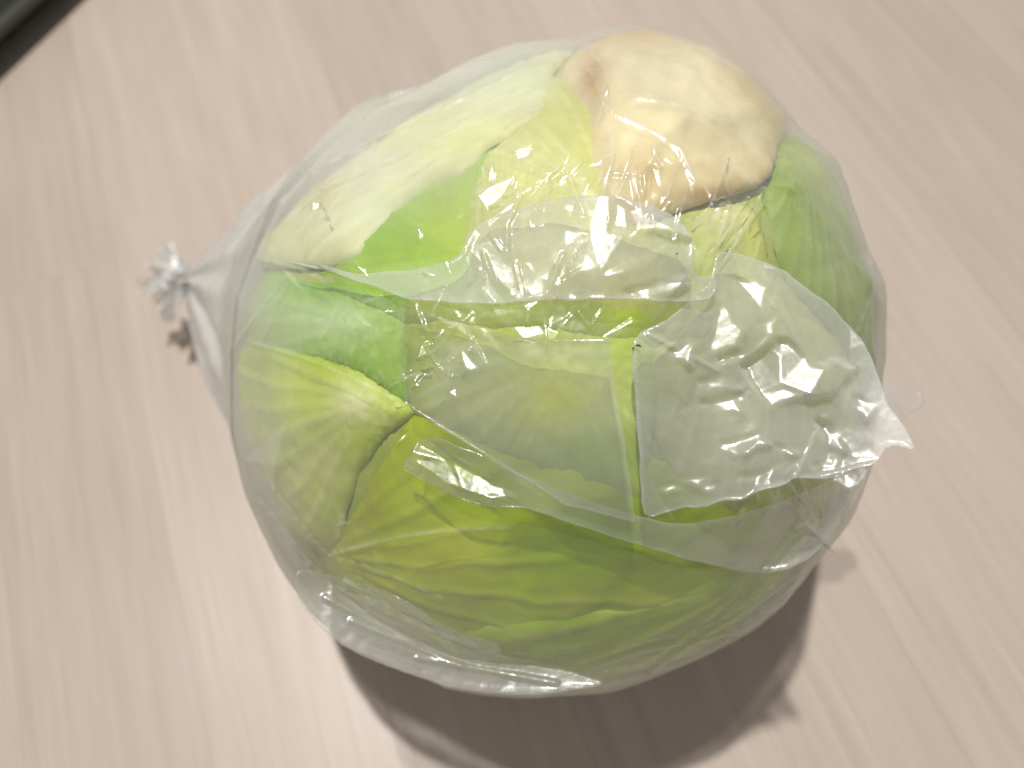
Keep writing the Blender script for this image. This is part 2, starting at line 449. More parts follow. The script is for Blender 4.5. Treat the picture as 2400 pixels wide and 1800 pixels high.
leaf([(850,640),(1000,620),(1200,630),(1420,640),(1440,800),(1420,1000),(1500,1160),(1330,1100),(1150,1040),(1000,980),(870,905),(835,800)],
     .0016, (1230,760), [(.66,.70,.34), (.50,.58,.20), (.36,.48,.10)], 26, veins=7, spread=1.4, pigment_shade=[((1200,860),(75,70),(.72,.80,.08),.85),((1260,1000),(110,70),(.26,.46,.08),.7),((1000,860),(120,60),(.64,.70,.36),.6),((1050,720),(150,40),(.46,.54,.08),.5),((1360,700),(60,60),(.50,.66,.06),.7)], label='broad green leaf in the middle of the head')
leaf([(1040,370),(1110,275),(1175,140),(1300,180),(1350,390),(1450,430),(1520,560),(1440,680),(1250,670),(1080,650),(1010,560)],
     .0008, (1350,420), [(.80,.77,.44), (.64,.66,.24), (.52,.58,.14)], 27, veins=8, label='pale yellow-green leaf beside the stem end')
leaf([(1430,450),(1540,400),(1660,410),(1695,500),(1730,640),(1860,780),(1900,1000),(1800,1180),(1600,1150),(1440,1000),(1400,700)],
     .0010, (1580,430), [(.74,.74,.42), (.52,.58,.20), (.34,.44,.10)], 28, veins=9, spread=1.2, pigment_shade=[((1640,510),(40,60),(.76,.80,.16),.7),((1560,470),(60,40),(.80,.76,.46),.7),((1650,700),(120,90),(.56,.62,.16),.5)], label='pale leaf running down from the stem end')
leaf([(1690,392),(1700,330),(1740,240),(1900,120),(2150,350),(2200,900),(1980,1150),(1890,980),(1850,770),(1760,640),(1722,560),(1706,470)],
     .0016, (1720,300), [(.44,.52,.18), (.30,.40,.10), (.22,.34,.05)], 29, veins=8, pigment_shade=[((1710,480),(14,90),(.26,.36,.03),.7),((1780,330),(60,60),(.50,.52,.14),.6)], label='grey-green outer leaf on the side of the head')  # narrow dark green strip paints in the shaded gap at its inner edge
leaf([(400,520),(520,565),(620,568),(735,556),(800,508),(910,442),(1015,396),(1055,335),(1120,285),(1185,225),(1200,130),(1240,-80),(900,-40),(600,180),(400,400)],
     .0016, (1230,180), [(.84,.84,.62), (.74,.76,.48), (.62,.60,.24)], 30, veins=9, spread=1.3, droop=.0010, edw=.022, pigment_shade=[((800,460),(120,45),(.82,.86,.62),.8),((690,400),(60,60),(.66,.60,.20),.7),((570,500),(40,50),(.64,.62,.22),.7),((960,300),(170,45),(.74,.80,.26),.7),((1100,170),(140,50),(.62,.70,.40),.6)], label='large pale cream-green upper leaf')

# cream stem end with a lifted lip and a brown cut
def stem_extra(P, sd, d):
    px = proj(C + d * .102)
    lip = np.exp(-(seg_dist(px, np.array([1470., 425.]), np.array([1690., 360.])) / 55) ** 2)
    dent = np.exp(-(((px[:, 0] - 1245) / 60) ** 2 + ((px[:, 1] - 215) / 95) ** 2))
    dome = np.exp(-(((px[:, 0] - 1460) / 260) ** 2 + ((px[:, 1] - 230) / 200) ** 2))
    rimr = np.exp(-(seg_dist(px, np.array([1290., 120.]), np.array([1310., 300.])) / 22) ** 2)
    folds = sum(np.exp(-(seg_dist(px, np.array(A_, float), np.array(B_, float)) / w_) ** 2) * k_ for A_, B_, w_, k_ in
        [((1315,150),(1335,340),14,.9),((1335,330),(1480,250),16,.6),((1480,250),(1640,230),18,.6),((1340,345),(1560,330),16,.6),((1380,400),(1420,300),12,.4),((1500,130),(1640,290),14,-.6),((1400,120),(1560,180),20,-.4),((1440,410),(1470,330),10,.4)])
    return .0024 * lip - .004 * dent + .0006 * dome + .0010 * rimr + .0011 * folds
o = leaf([(1225,105),(1290,10),(1450,-80),(1680,60),(1770,210),(1712,290),(1692,350),(1650,386),(1560,406),(1470,428),(1400,440),(1335,430),(1285,372),(1228,305),(1192,238),(1196,165)],
     .0020, (1250,200), [(.86,.79,.56), (.83,.74,.49), (.62,.46,.18)], 31, rib=.7, veins=8, spread=1.6, extra=stem_extra, label='cream stem end with tan cut edges', name='stem_end', thick=.003)
me = o.data; n = len(me.vertices)
co = np.zeros(n * 3, np.float32); me.vertices.foreach_get('co', co); px = proj(co.reshape(-1, 3))
a = me.attributes['Col']; cc = np.zeros(n * 4, np.float32); a.data.foreach_get('color', cc); cc = cc.reshape(-1, 4)
def stain_or_shade(px, c, s, col, k):  # brown and ochre marks, plus shade painted under the lip
    w = (k * np.exp(-(((px[:, 0] - c[0]) / s[0]) ** 2 + ((px[:, 1] - c[1]) / s[1]) ** 2)))[:, None]
    cc[:, :3] = cc[:, :3] * (1 - w) + np.array(col) * w
stain_or_shade(px, (1280,165), (30,60), (.46,.24,.06), .8); stain_or_shade(px, (1212,240), (18,60), (.36,.22,.05), .85); stain_or_shade(px, (1245,300), (45,18), (.46,.30,.10), .6)
stain_or_shade(px, (1590,420), (130,18), (.36,.20,.05), .85); stain_or_shade(px, (1400,45), (260,50), (.52,.30,.05), .9); stain_or_shade(px, (1660,170), (80,70), (.52,.34,.07), .8)  # first is the lip's shadow painted in brown, then the ochre rim
stain_or_shade(px, (1390,370), (40,50), (.60,.40,.14), .4); stain_or_shade(px, (1690,220), (40,110), (.56,.46,.14), .6)
a.data.foreach_set('color', cc.ravel())

# ------------------------------------------------------------------ plastic bag
bag = empty('plastic_bag', (0, 0, 0))
tag(bag, 'clear crinkled thin plastic bag knotted at one end, wrapped round the cabbage', 'bag')
KN = pix_floor(np.array([388.0, 600.0]), .038)
KD = nrm(KN - C); KL = np.linalg.norm(KN - C)
KT = math.acos(.1005 / KL)
APEX = [(pix_floor(np.array(p, float), z) - C) for p, z in [((396,590),.039),((398,640),.034),((404,690),.028),((414,740),.022)]]
KE1 = nrm(np.cross(KD, [0, 0, 1.0])); KE2 = np.cross(KD, KE1)

def facets(npts, amp, seed):
    """crumpled ball: random points on a sphere with random heights, flat facets between them"""
    r = np.random.default_rng(seed)
    P = nrm(r.normal(size=(npts, 3))); 
    bm = bmesh.new()
    vs_ = [bm.verts.new(p) for p in P]
    res = bmesh.ops.convex_hull(bm, input=vs_, use_existing_faces=False)
    bm.verts.index_update()
    V = np.array([v.co[:] for v in bm.verts]); F = [[v.index for v in f.verts] for f in bm.faces]; bm.free()
    h = 1 + amp * r.normal(size=len(V)).clip(-2, 2)
    return BVHTree.FromPolygons([tuple(v) for v in (V * h[:, None])], F)
FA = facets(420, .010, 3); FB = facets(4200, .0045, 4); FC = facets(1300, .0075, 9)
O = Vector((0, 0, 0))
def fac(tree, d, stretch=None):
    out = np.empty(len(d))
    rc = tree.ray_cast
    for i, v in enumerate(d.tolist()):
        h = rc(O, v)
        out[i] = h[3] if h[0] is not None else 1.0
    return out - 1

# where the film is most crumpled (pixel centre, radius, strength)
CRUMPLE = [((1130,430),(190,110),1.3),((1420,430),(200,110),1.2),((1150,650),(330,130),1.1),((930,770),(140,130),1.5),((1650,850),(250,230),1.0),((1430,620),(150,80),1.3),((1700,1060),(260,90),1.2),((800,1300),(200,90),.7),((1000,1030),(200,60),.8),((620,620),(140,60),.5)]
def crumple_mask(px):
    m = np.full(len(px), .28)
    for c, s, k in CRUMPLE:
        m = np.maximum(m, k * np.exp(-((px[:, 0] - c[0]) / s[0]) ** 2 - ((px[:, 1] - c[1]) / s[1]) ** 2))
    return m

# flat facets that catch the lamp: outline (pixels), tilt error (0 = mirrors the lamp), layer
HULL_GLINTS = [
 ([(1036,422),(1066,399),(1113,379),(1083,426),(1050,456)], .0),
 ([(1106,702),(1166,699),(1210,716),(1200,736),(1163,742),(1120,722)], .03),
 ([(1213,689),(1246,652),(1226,686),(1190,702)], .02),
 ([(913,746),(930,739),(940,762),(910,779)], .0), ([(883,799),(900,836),(926,806)], .0), ([(970,849),(983,832),(990,862)], .02),
 ([(1570,528),(1623,445),(1610,495)], .02), ([(1423,461),(1440,431),(1453,438)], .0), ([(1270,361),(1307,341),(1293,358)], .0),
 ([(877,1013),(904,954),(935,966),(1037,1024),(1118,1079),(1075,1094),(963,1063)], .05),
 ([(749,1242),(842,1258),(908,1293),(935,1343),(850,1312)], .10),
 ([(1118,322),(1150,310),(1145,335),(1116,345)], .02), ([(1060,450),(1120,425),(1090,445)], .02), ([(1050,480),(1085,462),(1060,492)], .03),
]
HULL_LINES = [((930,752),(983,679)),((1050,582),(1056,639)),((1113,569),(1133,652)),((1287,266),(1310,195)),((1327,338),(1297,421)),((1390,365),(1393,425)),((1467,315),(1507,408)),((1405,315),(1440,360)),((1570,348),(1530,458)),((1140,410),(1215,360)),((1215,360),(1235,330)),((1370,360),(1375,430)),((1260,350),(1210,390)),((905,520),(908,490)),((1130,420),(1060,470)),((960,620),(930,700)),((880,870),(1060,1000)),((1060,1000),(1200,1090)),((735,1130),(760,1128)),((1040,1010),(900,960)),((500,760),(620,600)),((700,470),(745,410)),((1035,360),(1030,500)),((1030,500),(985,570)),((1310,140),(1325,330)),((1270,110),(1310,150)),((870,660),(860,760)),((730,1195),(830,1165)),((830,1165),(1000,1140)),((660,640),(600,570)),((820,640),(780,660)),((1590,1130),(1620,1090)),((1560,1180),(1590,1130))]
FLAP_GLINTS = [
 ([(1606,791),(1684,736),(1703,740),(1746,783),(1789,795),(1796,779),(1843,799),(1800,851),(1738,857),(1664,875),(1629,834)], .0),
 ([(1555,663),(1610,717),(1594,748),(1524,764)], .07), ([(1516,873),(1598,857),(1606,892),(1547,879)], .01), ([(1512,826),(1555,815),(1600,842),(1530,838)], .02),
 ([(1765,912),(1785,916),(1827,976),(1796,966)], .03), ([(1680,966),(1722,981),(1707,985)], .02), ([(1555,778),(1626,758),(1600,770)], .0),
 ([(1330,432),(1356,449),(1436,476),(1490,512),(1433,502),(1323,494)], .03),
 ([(1356,632),(1383,622),(1476,602),(1483,616),(1450,636),(1370,646)], .03),
 ([(1345,700),(1375,680),(1400,690),(1440,680),(1430,710),(1390,715)], .06),
 ([(1428,1055),(1455,1047),(1465,1058),(1440,1065)], .0),([(1500,1055),(1545,1045),(1530,1062)], .02),([(1700,1010),(1720,1005),(1716,1015)], .0),
 ([(870,985),(905,955),(1040,1025),(1110,1075),(1060,1080),(960,1050)], .06),
]
def SMOOTHN(dk):
    e = .03; a1 = nrm(np.cross(dk, [.3, .2, .9])); a2 = np.cross(dk, a1)
    q = nrm(np.array([dk, dk + e * a1, dk + e * a2])); P = q * film_base(q)[:, None]
    n = nrm(np.cross(P[1] - P[0], P[2] - P[0])); return n if n @ dk > 0 else -n
MORE_GLINTS = [([(1450,760),(1500,745),(1490,790)], .03), ([(1640,700),(1680,690),(1670,720)], .04), ([(1850,860),(1890,880),(1870,910)], .03), ([(1560,960),(1640,940),(1660,960),(1590,985)], .07), ([(1600,1030),(1660,1020),(1640,1045)], .02), ([(1760,1005),(1830,990),(1820,1008)], .02), ([(1840,985),(1880,965),(1890,985)], .02), ([(1580,600),(1660,620),(1640,660)], .09), ([(1480,1040),(1520,1030),(1510,1050)], .02)]
def limit_tilt(n, n0, half, maxh=.0016):
    """turn n0 towards n, no further than a lift of maxh at the facet's rim"""
    ang = math.acos(float(np.clip(n @ n0, -1, 1))); lim = math.atan(maxh / max(half, 1e-5))
    if ang <= lim: return n
    ax = np.cross(n0, n); ax = ax / np.linalg.norm(ax)
    return n0 * math.cos(lim) + np.cross(ax, n0) * math.sin(lim)
def apply_glints(d, r, glints, soft=(-5, 3)):
    for poly, err in glints:
        poly = np.array(poly, float); c = poly.mean(0)
        P = C + d * r[:, None]; px = proj(P)
        near = np.abs(px - c).max(1) < np.abs(poly - c).max() + 12
        near &= (d @ AX) > .2
        idx = np.nonzero(near)[0]
        if len(idx) < 4: continue
        sd = poly_sd(px[idx], poly)
        w = sstep(soft[0], soft[1], sd)
        k = idx[np.argmin(np.linalg.norm(px[idx] - c, axis=1))]
        P0 = P[k]
        n = nrm(nrm(LAMP - P0) + nrm(CAM - P0))
        n = nrm(n + err * nrm(rng.normal(size=3)))
        n = limit_tilt(n, SMOOTHN(d[k]), np.abs(poly - c).max() / FPX * .2,   .0004 + .0014 * min(1, len(idx) / 400))
        den = d[idx] @ n
        rp = ((P0 - C) @ n) / np.where(np.abs(den) < .2, .2, den)
        rp = np.clip(rp, r[idx] - .004, r[idx] + .006)
        if len(idx) > 60: rp = rp + .055 * fac(FB, d[idx])
        r[idx] = r[idx] * (1 - w) + rp * w
    return r
def thin(A, B, w):
    A = np.array(A, float); B = np.array(B, float); t = (B - A) / np.linalg.norm(B - A); n = np.array([-t[1], t[0]])
    return [A, A * .6 + B * .4 + n * w, B, A * .5 + B * .5 - n * w]
CREASES = [((930,752),(983,679),4,.0),((943,760),(975,700),3,.02),((1050,582),(1056,639),3,.0),((1113,569),(1133,652),4,.0),((1287,266),(1310,195),3,.0),((1327,338),(1297,421),3,.0),((1390,365),(1393,425),3,.0),((1405,372),(1400,420),3,.01),((1467,315),(1507,408),5,.0),((1405,315),(1425,350),4,.0),((1425,350),(1440,385),3,.02),((1570,348),(1530,458),3,.0),((1140,410),(1215,360),2.6,.0),((1215,360),(1235,330),2.6,.0),((1365,370),(1370,430),2.6,.0),((1260,350),(1210,390),2.6,.02),((905,490),(908,515),4,.0),((1130,425),(1060,475),2.6,.0),((960,620),(930,700),2.6,.02),((880,990),(960,1030),3,.02),((735,1132),(765,1126),2.6,.0),((700,470),(690,440),3,.03),((675,455),(690,430),4,.05),((1590,1130),(1620,1085),4,.02),((960,560),(975,590),3,.02),((1240,560),(1245,545),3,.0),((1650,440),(1560,560),3,.03),((1500,470),(1560,430),3,.02),((1420,330),(1470,370),3,.03),((1310,190),(1320,330),2.2,.04),((1250,660),(1220,700),3,.0),((1300,660),(1280,700),3,.02),((800,600),(770,570),5,.04),((690,575),(790,600),3,.04),((1100,330),(1150,320),4,.04),((880,930),(860,960),4,.04),((860,770),(880,830),3,.02),((890,840),(925,800),2.6,.0)]
def polyline(pts): return [(pts[i], pts[i + 1]) for i in range(len(pts) - 1)]
# long soft folds where the film is drawn tight
FOLDS = (polyline([tuple(p) for p in catmull([(505,1060),(560,1170),(640,1290),(760,1370),(940,1440),(1120,1480)], 4, False)])
 + polyline([tuple(p) for p in catmull([(560,1080),(640,1190),(720,1260),(860,1330),(1040,1400),(1240,1440)], 4, False)])
 + polyline([tuple(p) for p in catmull([(590,1050),(650,1130),(705,1195),(800,1230),(960,1300)], 4, False)])
 + polyline([tuple(p) for p in catmull([(715,1198),(800,1175),(920,1150),(1100,1140)], 4, False)])
 + polyline([tuple(p) for p in catmull([(1250,1450),(1400,1400),(1560,1370),(1690,1300)], 4, False)])
 + polyline([tuple(p) for p in catmull([(1300,1470),(1450,1440),(1600,1360),(1730,1240)], 4, False)])
 + polyline([tuple(p) for p in catmull([(1390,1460),(1490,1390),(1620,1310),(1740,1220)], 4, False)])
 + polyline([tuple(p) for p in catmull([(660,380),(800,310),(960,230),(1120,150)], 3, False)])
 + polyline([tuple(p) for p in catmull([(580,510),(700,410),(860,340),(1000,270),(1180,190)], 3, False)])
 + polyline([tuple(p) for p in catmull([(700,610),(640,580),(560,560)], 3, False)])
 + polyline([tuple(p) for p in catmull([(540,740),(700,790),(860,870)], 3, False)])
 + polyline([tuple(p) for p in catmull([(1250,130),(1300,200),(1315,330)], 3, False)])
 + polyline([tuple(p) for p in catmull([(1310,240),(1400,280),(1470,330),(1500,420)], 3, False)])
 + polyline([tuple(p) for p in catmull([(1370,210),(1480,230),(1590,270)], 3, False)])
 + polyline([tuple(p) for p in catmull([(1880,560),(1880,640),(1860,720)], 3, False)])
 + polyline([tuple(p) for p in catmull([(1880,1000),(1830,1110),(1760,1215)], 3, False)])
 + polyline([tuple(p) for p in catmull([(1480,420),(1460,520),(1490,580)], 3, False)]))
r_ = np.random.default_rng(77)
for k in range(95):
    cx, cy, sx, sy = [(1130,400,130,70),(1420,370,130,80),(1150,640,260,90),(930,760,90,90),(1560,480,90,70),(1720,1080,120,60)][int(r_.integers(0, 6))]
    x, y = cx + r_.normal() * sx * .7, cy + r_.normal() * sy * .7; a = math.radians(90 + r_.normal() * 38 + (25 if cx < 1300 else -15)); l = r_.uniform(14, 55)
    A, B = (x - l * math.cos(a), y - l * math.sin(a)), (x + l * math.cos(a), y + l * math.sin(a))
    if min(A[1], B[1]) < 320 or max(A[0], B[0]) > 1780: continue
    FOLDS.append((A, B))
    if k % 3 == 0: CREASES.append((A, B, 2.6, .02))
def apply_lines(d, r, lines, h=.00034, wpx=4.5):
    px = proj(C + d * r[:, None])
    front = (d @ AX) > .2
    for A, B in lines:
        A = np.array(A, float); B = np.array(B, float)
        lo = np.minimum(A, B) - 14; hi = np.maximum(A, B) + 14
        idx = np.nonzero(front & (px > lo).all(1) & (px < hi).all(1))[0]
        if not len(idx): continue
        q = px[idx]; AB = B - A; t = np.clip(((q - A) @ AB) / (AB @ AB), 0, 1)
        dist = np.linalg.norm(q - A - t[:, None] * AB, axis=1)
        prof = np.clip(1 - dist / (wpx * 2), 0, 1) * (.35 + .65 * np.sin(math.pi * np.clip(t, .03, .97)))
        r[idx] = r[idx] + h * prof * 1.6
    return r

# how far the leaves reach in each direction, widened and smoothed: the film is stretched over that
LA, LB = 420, 260
def leaf_reach():
    a = (np.arange(LA) + .5) / LA * 2 * math.pi; b = (np.arange(LB) + .5) / LB * math.pi
    B, A = np.meshgrid(b, a, indexing='ij')
    d = np.cos(B)[..., None] * AX + np.sin(B)[..., None] * (np.cos(A)[..., None] * E1 + np.sin(A)[..., None] * E2)
    out = radius(d.reshape(-1, 3), CT).reshape(LB, LA) - .004
    for V, F in LEAVES:
        r = np.linalg.norm(V - C, axis=1); dd = (V - C) / r[:, None]; bb, aa = split(dd)
        i = np.clip((bb / math.pi * LB).astype(int), 0, LB - 1); j = np.clip(((aa % (2 * math.pi)) / (2 * math.pi) * LA).astype(int), 0, LA - 1)
        np.maximum.at(out, (i, j), r)
    for k in range(4):      # widen
        out = np.maximum.reduce([out, np.roll(out, 1, 1), np.roll(out, -1, 1), np.r_[out[:1], out[:-1]], np.r_[out[1:], out[-1:]]])
    sm = out
    for k in range(5):
        sm = (sm + np.roll(sm, 1, 1) + np.roll(sm, -1, 1) + np.r_[sm[:1], sm[:-1]] + np.r_[sm[1:], sm[-1:]]) / 5
    return np.maximum(sm, out - .0004)
REACH = leaf_reach()
def reach(d):
    b, a = split(d); y = np.clip(b / math.pi * LB - .5, 0, LB - 1.001); x = (a % (2 * math.pi)) / (2 * math.pi) * LA - .5
    i = y.astype(int); fy = y - i; j = np.floor(x).astype(int); fx = x - j; j0 = j % LA; j1 = (j + 1) % LA
    return (REACH[i, j0] * (1 - fx) + REACH[i, j1] * fx) * (1 - fy) + (REACH[i + 1, j0] * (1 - fx) + REACH[i + 1, j1] * fx) * fy

def film_base(d):
    r = np.maximum(radius(d, BT, .0995), reach(d) + .0007)
    # over the stem end the film rides up on it
    th = np.arccos(np.clip(d @ KD, -1, 1))
    az = np.arctan2(d @ KE2, d @ KE1)
    cone = np.zeros(len(d))
    for K_ in APEX:
        kl = np.linalg.norm(K_); kt = math.acos(.1005 / kl); t_ = np.arccos(np.clip(d @ (K_ / kl), -1, 1))
        cone = np.maximum(cone, np.where(t_ < kt, .1005 / np.cos(np.maximum(kt - t_, 0)), 0))
    neck = sstep(0, .10, th)
    # pleats running to the knot
    pl = .5 * np.sin(az * 9 + 1.5 * np.sin(az * 2)) + .35 * np.sin(az * 17 + 1.3) + .25 * np.sin(az * 29)
    amp = .0030 * sstep(KT, KT * .2, th) * sstep(.02, .12, th)
    cone = cone + amp * pl
    k = .006
    m = np.maximum(r, cone); df = np.abs(r - cone)
    m = m + np.where(df < k, (k - df) ** 2 / (4 * k), 0)
    return m

def film_hull():
    # polar grid about the side facing the viewer, densest there
    NA = 1200
    be = np.r_[np.linspace(.002, 1.35, 420), np.linspace(1.36, 3.12, 100)]
    al = np.linspace(0, 2 * math.pi, NA, endpoint=False)
    B, A = np.meshgrid(be, al, indexing='ij')
    d = (np.cos(B)[..., None] * AX + np.sin(B)[..., None] * (np.cos(A)[..., None] * E1 + np.sin(A)[..., None] * E2)).reshape(-1, 3)
    r = film_base(d)
    px = proj(C + d * r[:, None])
    m = crumple_mask(px); m = np.where(d @ AX > 0, m, .5)
    r = r + .1 * (fac(FA, d) * (.35 + .5 * m) + fac(FC, d) * m * .55 + fac(FB, d) * m ** 1.5 * .8)
    r = apply_lines(d, r, HULL_LINES + FOLDS)
    lh = np.zeros(len(d)); fr_ = d @ AX > .15
    for A, B in HULL_LINES + FOLDS:
        A = np.array(A, float); B = np.array(B, float); lo = np.minimum(A, B) - 8; hi = np.maximum(A, B) + 8
        idx = np.nonzero(fr_ & (px > lo).all(1) & (px < hi).all(1))[0]
        if not len(idx): continue
        t = np.clip(((px[idx] - A) @ (B - A)) / ((B - A) @ (B - A)), 0, 1)
        lh[idx] = np.maximum(lh[idx], .15 * np.clip(1 - seg_dist(px[idx], A, B) / 5, 0, 1) * np.sin(math.pi * np.clip(t, .02, .98)))
    r = apply_glints(d, r, HULL_GLINTS, (-3.5, 1.5))
    r = apply_glints(d, r, [(thin(A, B, w), e) for A, B, w, e in CREASES], (-3, 1))
    r = np.maximum(r, reach(d) + .0004)
    r = clampfloor(d, r, .0012)
    V = C + d * r[:, None]
    th = np.arccos(np.clip(d @ KD, -1, 1)); az = np.arctan2(d @ KE2, d @ KE1)
    ga = .74 * sstep(KT * 1.0, KT * .45, th) * (.75 + .25 * np.sin(az * 13 + 2 * np.sin(3 * az)))
    pv = proj(V); ga = np.maximum(ga + lh, .9 * sstep(1.30, 1.48, split(d)[0]))      # unseen underside made near opaque, added to darken the floor shadow
    for c_, s_, k_ in [((760,330),(400,150),.30),((1050,170),(220,100),.22),((540,1000),(120,260),.24),((760,1380),(260,90),.16),((1300,1480),(420,60),.14),((1820,420),(100,240),.10),((540,640),(110,190),.26),((1650,480),(160,90),.04)]:
        ga = np.maximum(ga, lh + k_ * np.exp(-((pv[:, 0] - c_[0]) / s_[0]) ** 2 - ((pv[:, 1] - c_[1]) / s_[1]) ** 2) * (d @ AX > -.1))
    nb = len(be)
    i = np.arange(nb - 1)[:, None] * NA; j = np.arange(NA)[None]; j2 = (j + 1) % NA
    F = np.stack([i + j, i + NA + j, i + NA + j2, i + j2], -1).reshape(-1, 4)
    return V, F, ga
V, F, ga = film_hull()
mesh_obj('film', V, F, FILM, bag, attrs={'extra_haze': ga})['label'] = 'single layer of clear film stretched over the cabbage'

PCEN = np.array([1195.0, 785.0])
def hull_depth(px):
    """distance from the viewpoint to the bag along each pixel's ray (past its outline: that of the nearest point well inside)"""
    r = pix_ray(px); a = np.arctan2(r @ E2, r @ E1); g = np.arccos(np.clip(r @ (-AX), -1, 1))
    R = np.interp(a, *CT); sm = np.arcsin(R / DC) * .93
    k = np.minimum(1, np.tan(sm) / np.tan(np.maximum(g, 1e-6)))
    c0 = proj((C)[None])[0]
    q = pix_q(c0 + (px - c0) * k[:, None]); d = dir_of(q)
    return np.linalg.norm(C + d * film_base(d)[:, None] - CAM, axis=1), d

def patch_px(poly, step, ncat, jit, seed, smoothpoly):
    global pix_q
    keep = pix_q
    pix_q = lambda p: np.asarray(p, float) / 1000
    try: P, F, q = patch(poly, step, ncat, jit=jit, seed=seed, smoothpoly=smoothpoly)
    finally: pix_q = keep
    return P * 1000, F[:, ::-1], q * 1000

def flap(poly, lift, seed, name='film_flap', label=None, glints=(), crum=1.0, gap=.0006, jit=.003, mat=None, lines=(), smoothpoly=True, ncat=5, fade=None, flat=None, dense=None):
    """loose doubled film lying on the bag; lift(px) gives its height above it"""
    px, F, q = patch_px(poly, .0050, ncat, jit, seed, smoothpoly)
    sd = poly_sd(px, q)
    t0, d = hull_depth(px); ray = pix_ray(px)
    m = crumple_mask(px) * crum
    M = np.array(Matrix.Rotation(1.3 * seed, 3, 'Z') @ Matrix.Rotation(.7 * seed, 3, 'X'))
    dr = nrm(np.c_[(px - PCEN) / 760, np.ones(len(px))]) @ M.T
    up = lift(px) + .1 * (fac(FA, dr) * .45 * crum + fac(FC, dr) * m * .7 + fac(FB, dr) * m ** 1.5 * .9)
    for A, B in lines:
        dist = seg_dist(px, np.array(A, float), np.array(B, float))
        up = up + .0008 * np.clip(1 - dist / 9, 0, 1)
    up = np.maximum(up, .0010)
    t = t0 - up
    if flat is not None:          # part of the sheet stands off as a stiff, nearly flat piece
        p0, wf = flat; k = np.argmin(np.linalg.norm(px - np.array(p0), axis=1)); P0 = CAM + ray[k] * t[k]
        n = nrm(nrm(LAMP - P0) + nrm(CAM - P0)); w = wf(px)
        t = t * (1 - w) + (((P0 - CAM) @ n) / (ray @ n) - (up - lift(px))) * w
        t = np.minimum(t, t0 - .001)
    for poly_, err in glints:
        poly_ = np.array(poly_, float); c = poly_.mean(0)
        w = sstep(-13, 5, poly_sd(px, poly_) + 2.5 * vnoise(px / 45, seed + 40)); k = np.argmin(np.linalg.norm(px - c, axis=1))
        P0 = CAM + ray[k] * t[k]; n = nrm(nrm(LAMP - P0) + nrm(CAM - P0)); n = nrm(n + err * nrm(rng.normal(size=3)))
        tp = ((P0 - CAM) @ n) / (ray @ n)
        tp = np.clip(tp, t - .003, np.minimum(t + .003, t0 - .0008)) - .075 * fac(FB, dr)
        t = t * (1 - w) + tp * w
    V = CAM + ray * t[:, None]
    tp = gap * np.sqrt(np.clip(sd / 16, 0, 1)) + 1e-5
    V2, F2 = shell(V, F, 1.0, -ray, tp)
    ga = .16 * np.exp(-sd / 4)
    for A, B in lines: ga = np.maximum(ga, .14 * np.clip(1 - seg_dist(px, np.array(A, float), np.array(B, float)) / 5, 0, 1))
    if dense is not None: ga = ga + dense(px)
    if fade is not None: f_ = fade(px); ga = ga * (1 - f_) - .19 * f_
    o = mesh_obj(name, V2, F2, mat or FLAP, bag, attrs={'extra_haze': np.r_[ga, ga]})
    if label: o['label'] = label
    return o

flap([(610,562),(700,578),(770,588),(900,582),(990,550),(1040,480),(1180,435),(1290,420),(1380,437),(1450,465),(1494,512),(1502,590),(1545,600),(1540,640),(1490,652),(1300,646),(1150,652),(1000,656),(870,642),(770,605)],
     lambda px: .0022 + .004 * sstep(900, 1450, px[:, 0]), 2, glints=FLAP_GLINTS[7:9], label='milky folded band of film across the bag', crum=.8)
flap([(870,655),(858,760),(872,872),(1000,955),(1130,1035),(1220,1090),(1372,1128),(1365,1060),(1345,930),(1312,732),(1150,735),(980,690)],
     lambda px: .0020 + .004 * sstep(1000, 1350, px[:, 0]), 3, label='flat fold of film with a straight lower edge', crum=.75, fade=lambda px: np.maximum.reduce([np.full(len(px), .40), sstep(1010, 870, px[:, 0] + .25 * (px[:, 1] - 870)), sstep(800, 690, px[:, 1])]), smoothpoly=False, jit=.0015)
flap([(873,1012),(888,980),(905,952),(960,950),(1100,1010),(1250,1075),(1390,1118),(1500,1130),(1700,1080),(1870,1000),(1850,1060),(1800,1150),(1740,1210),(1660,1236),(1550,1226),(1400,1182),(1250,1136),(1130,1098),(1060,1096),(963,1066)],
     lambda px: .0020 + .003 * sstep(1000, 1600, px[:, 0]) + .0025 * np.exp(-((px[:, 0] - 1000) / 130) ** 2), 4, label='narrow fold of film along the lower side', crum=.9, glints=[(FLAP_GLINTS[13][0], .035)], ncat=2, fade=lambda px: .35 + .3 * sstep(1200, 1000, px[:, 0]))
flap([(1368,735),(1440,690),(1500,640),(1540,600),(1550,545),(1620,555),(1700,590),(1780,650),(1850,720),(1890,790),(1915,865),(1940,900),(1975,972),(1925,965),(1890,1000),(1850,1012),(1800,1035),(1720,1030),(1690,1050),(1640,1060),(1600,1080),(1560,1085),(1520,1100),(1480,1098),(1440,1108),(1392,1112),(1380,1000),(1372,860)],
     lambda px: .0035 + .004 * sstep(1350, 1700, px[:, 0]), 5, glints=FLAP_GLINTS[:7] + FLAP_GLINTS[9:13] + MORE_GLINTS,
     flat=((1560, 800), lambda px: .66 * sstep(1400, 1640, px[:, 0])), dense=lambda px: .30 * sstep(1840, 1960, px[:, 0]),
     label='raised loose end of the bag with a torn ragged edge', crum=1.0, jit=.004, ncat=3, lines=[((1640,1060),(1900,1000)),((1372,740),(1392,1110)),((1400,720),(1550,800)),((1720,1030),(1780,900))])
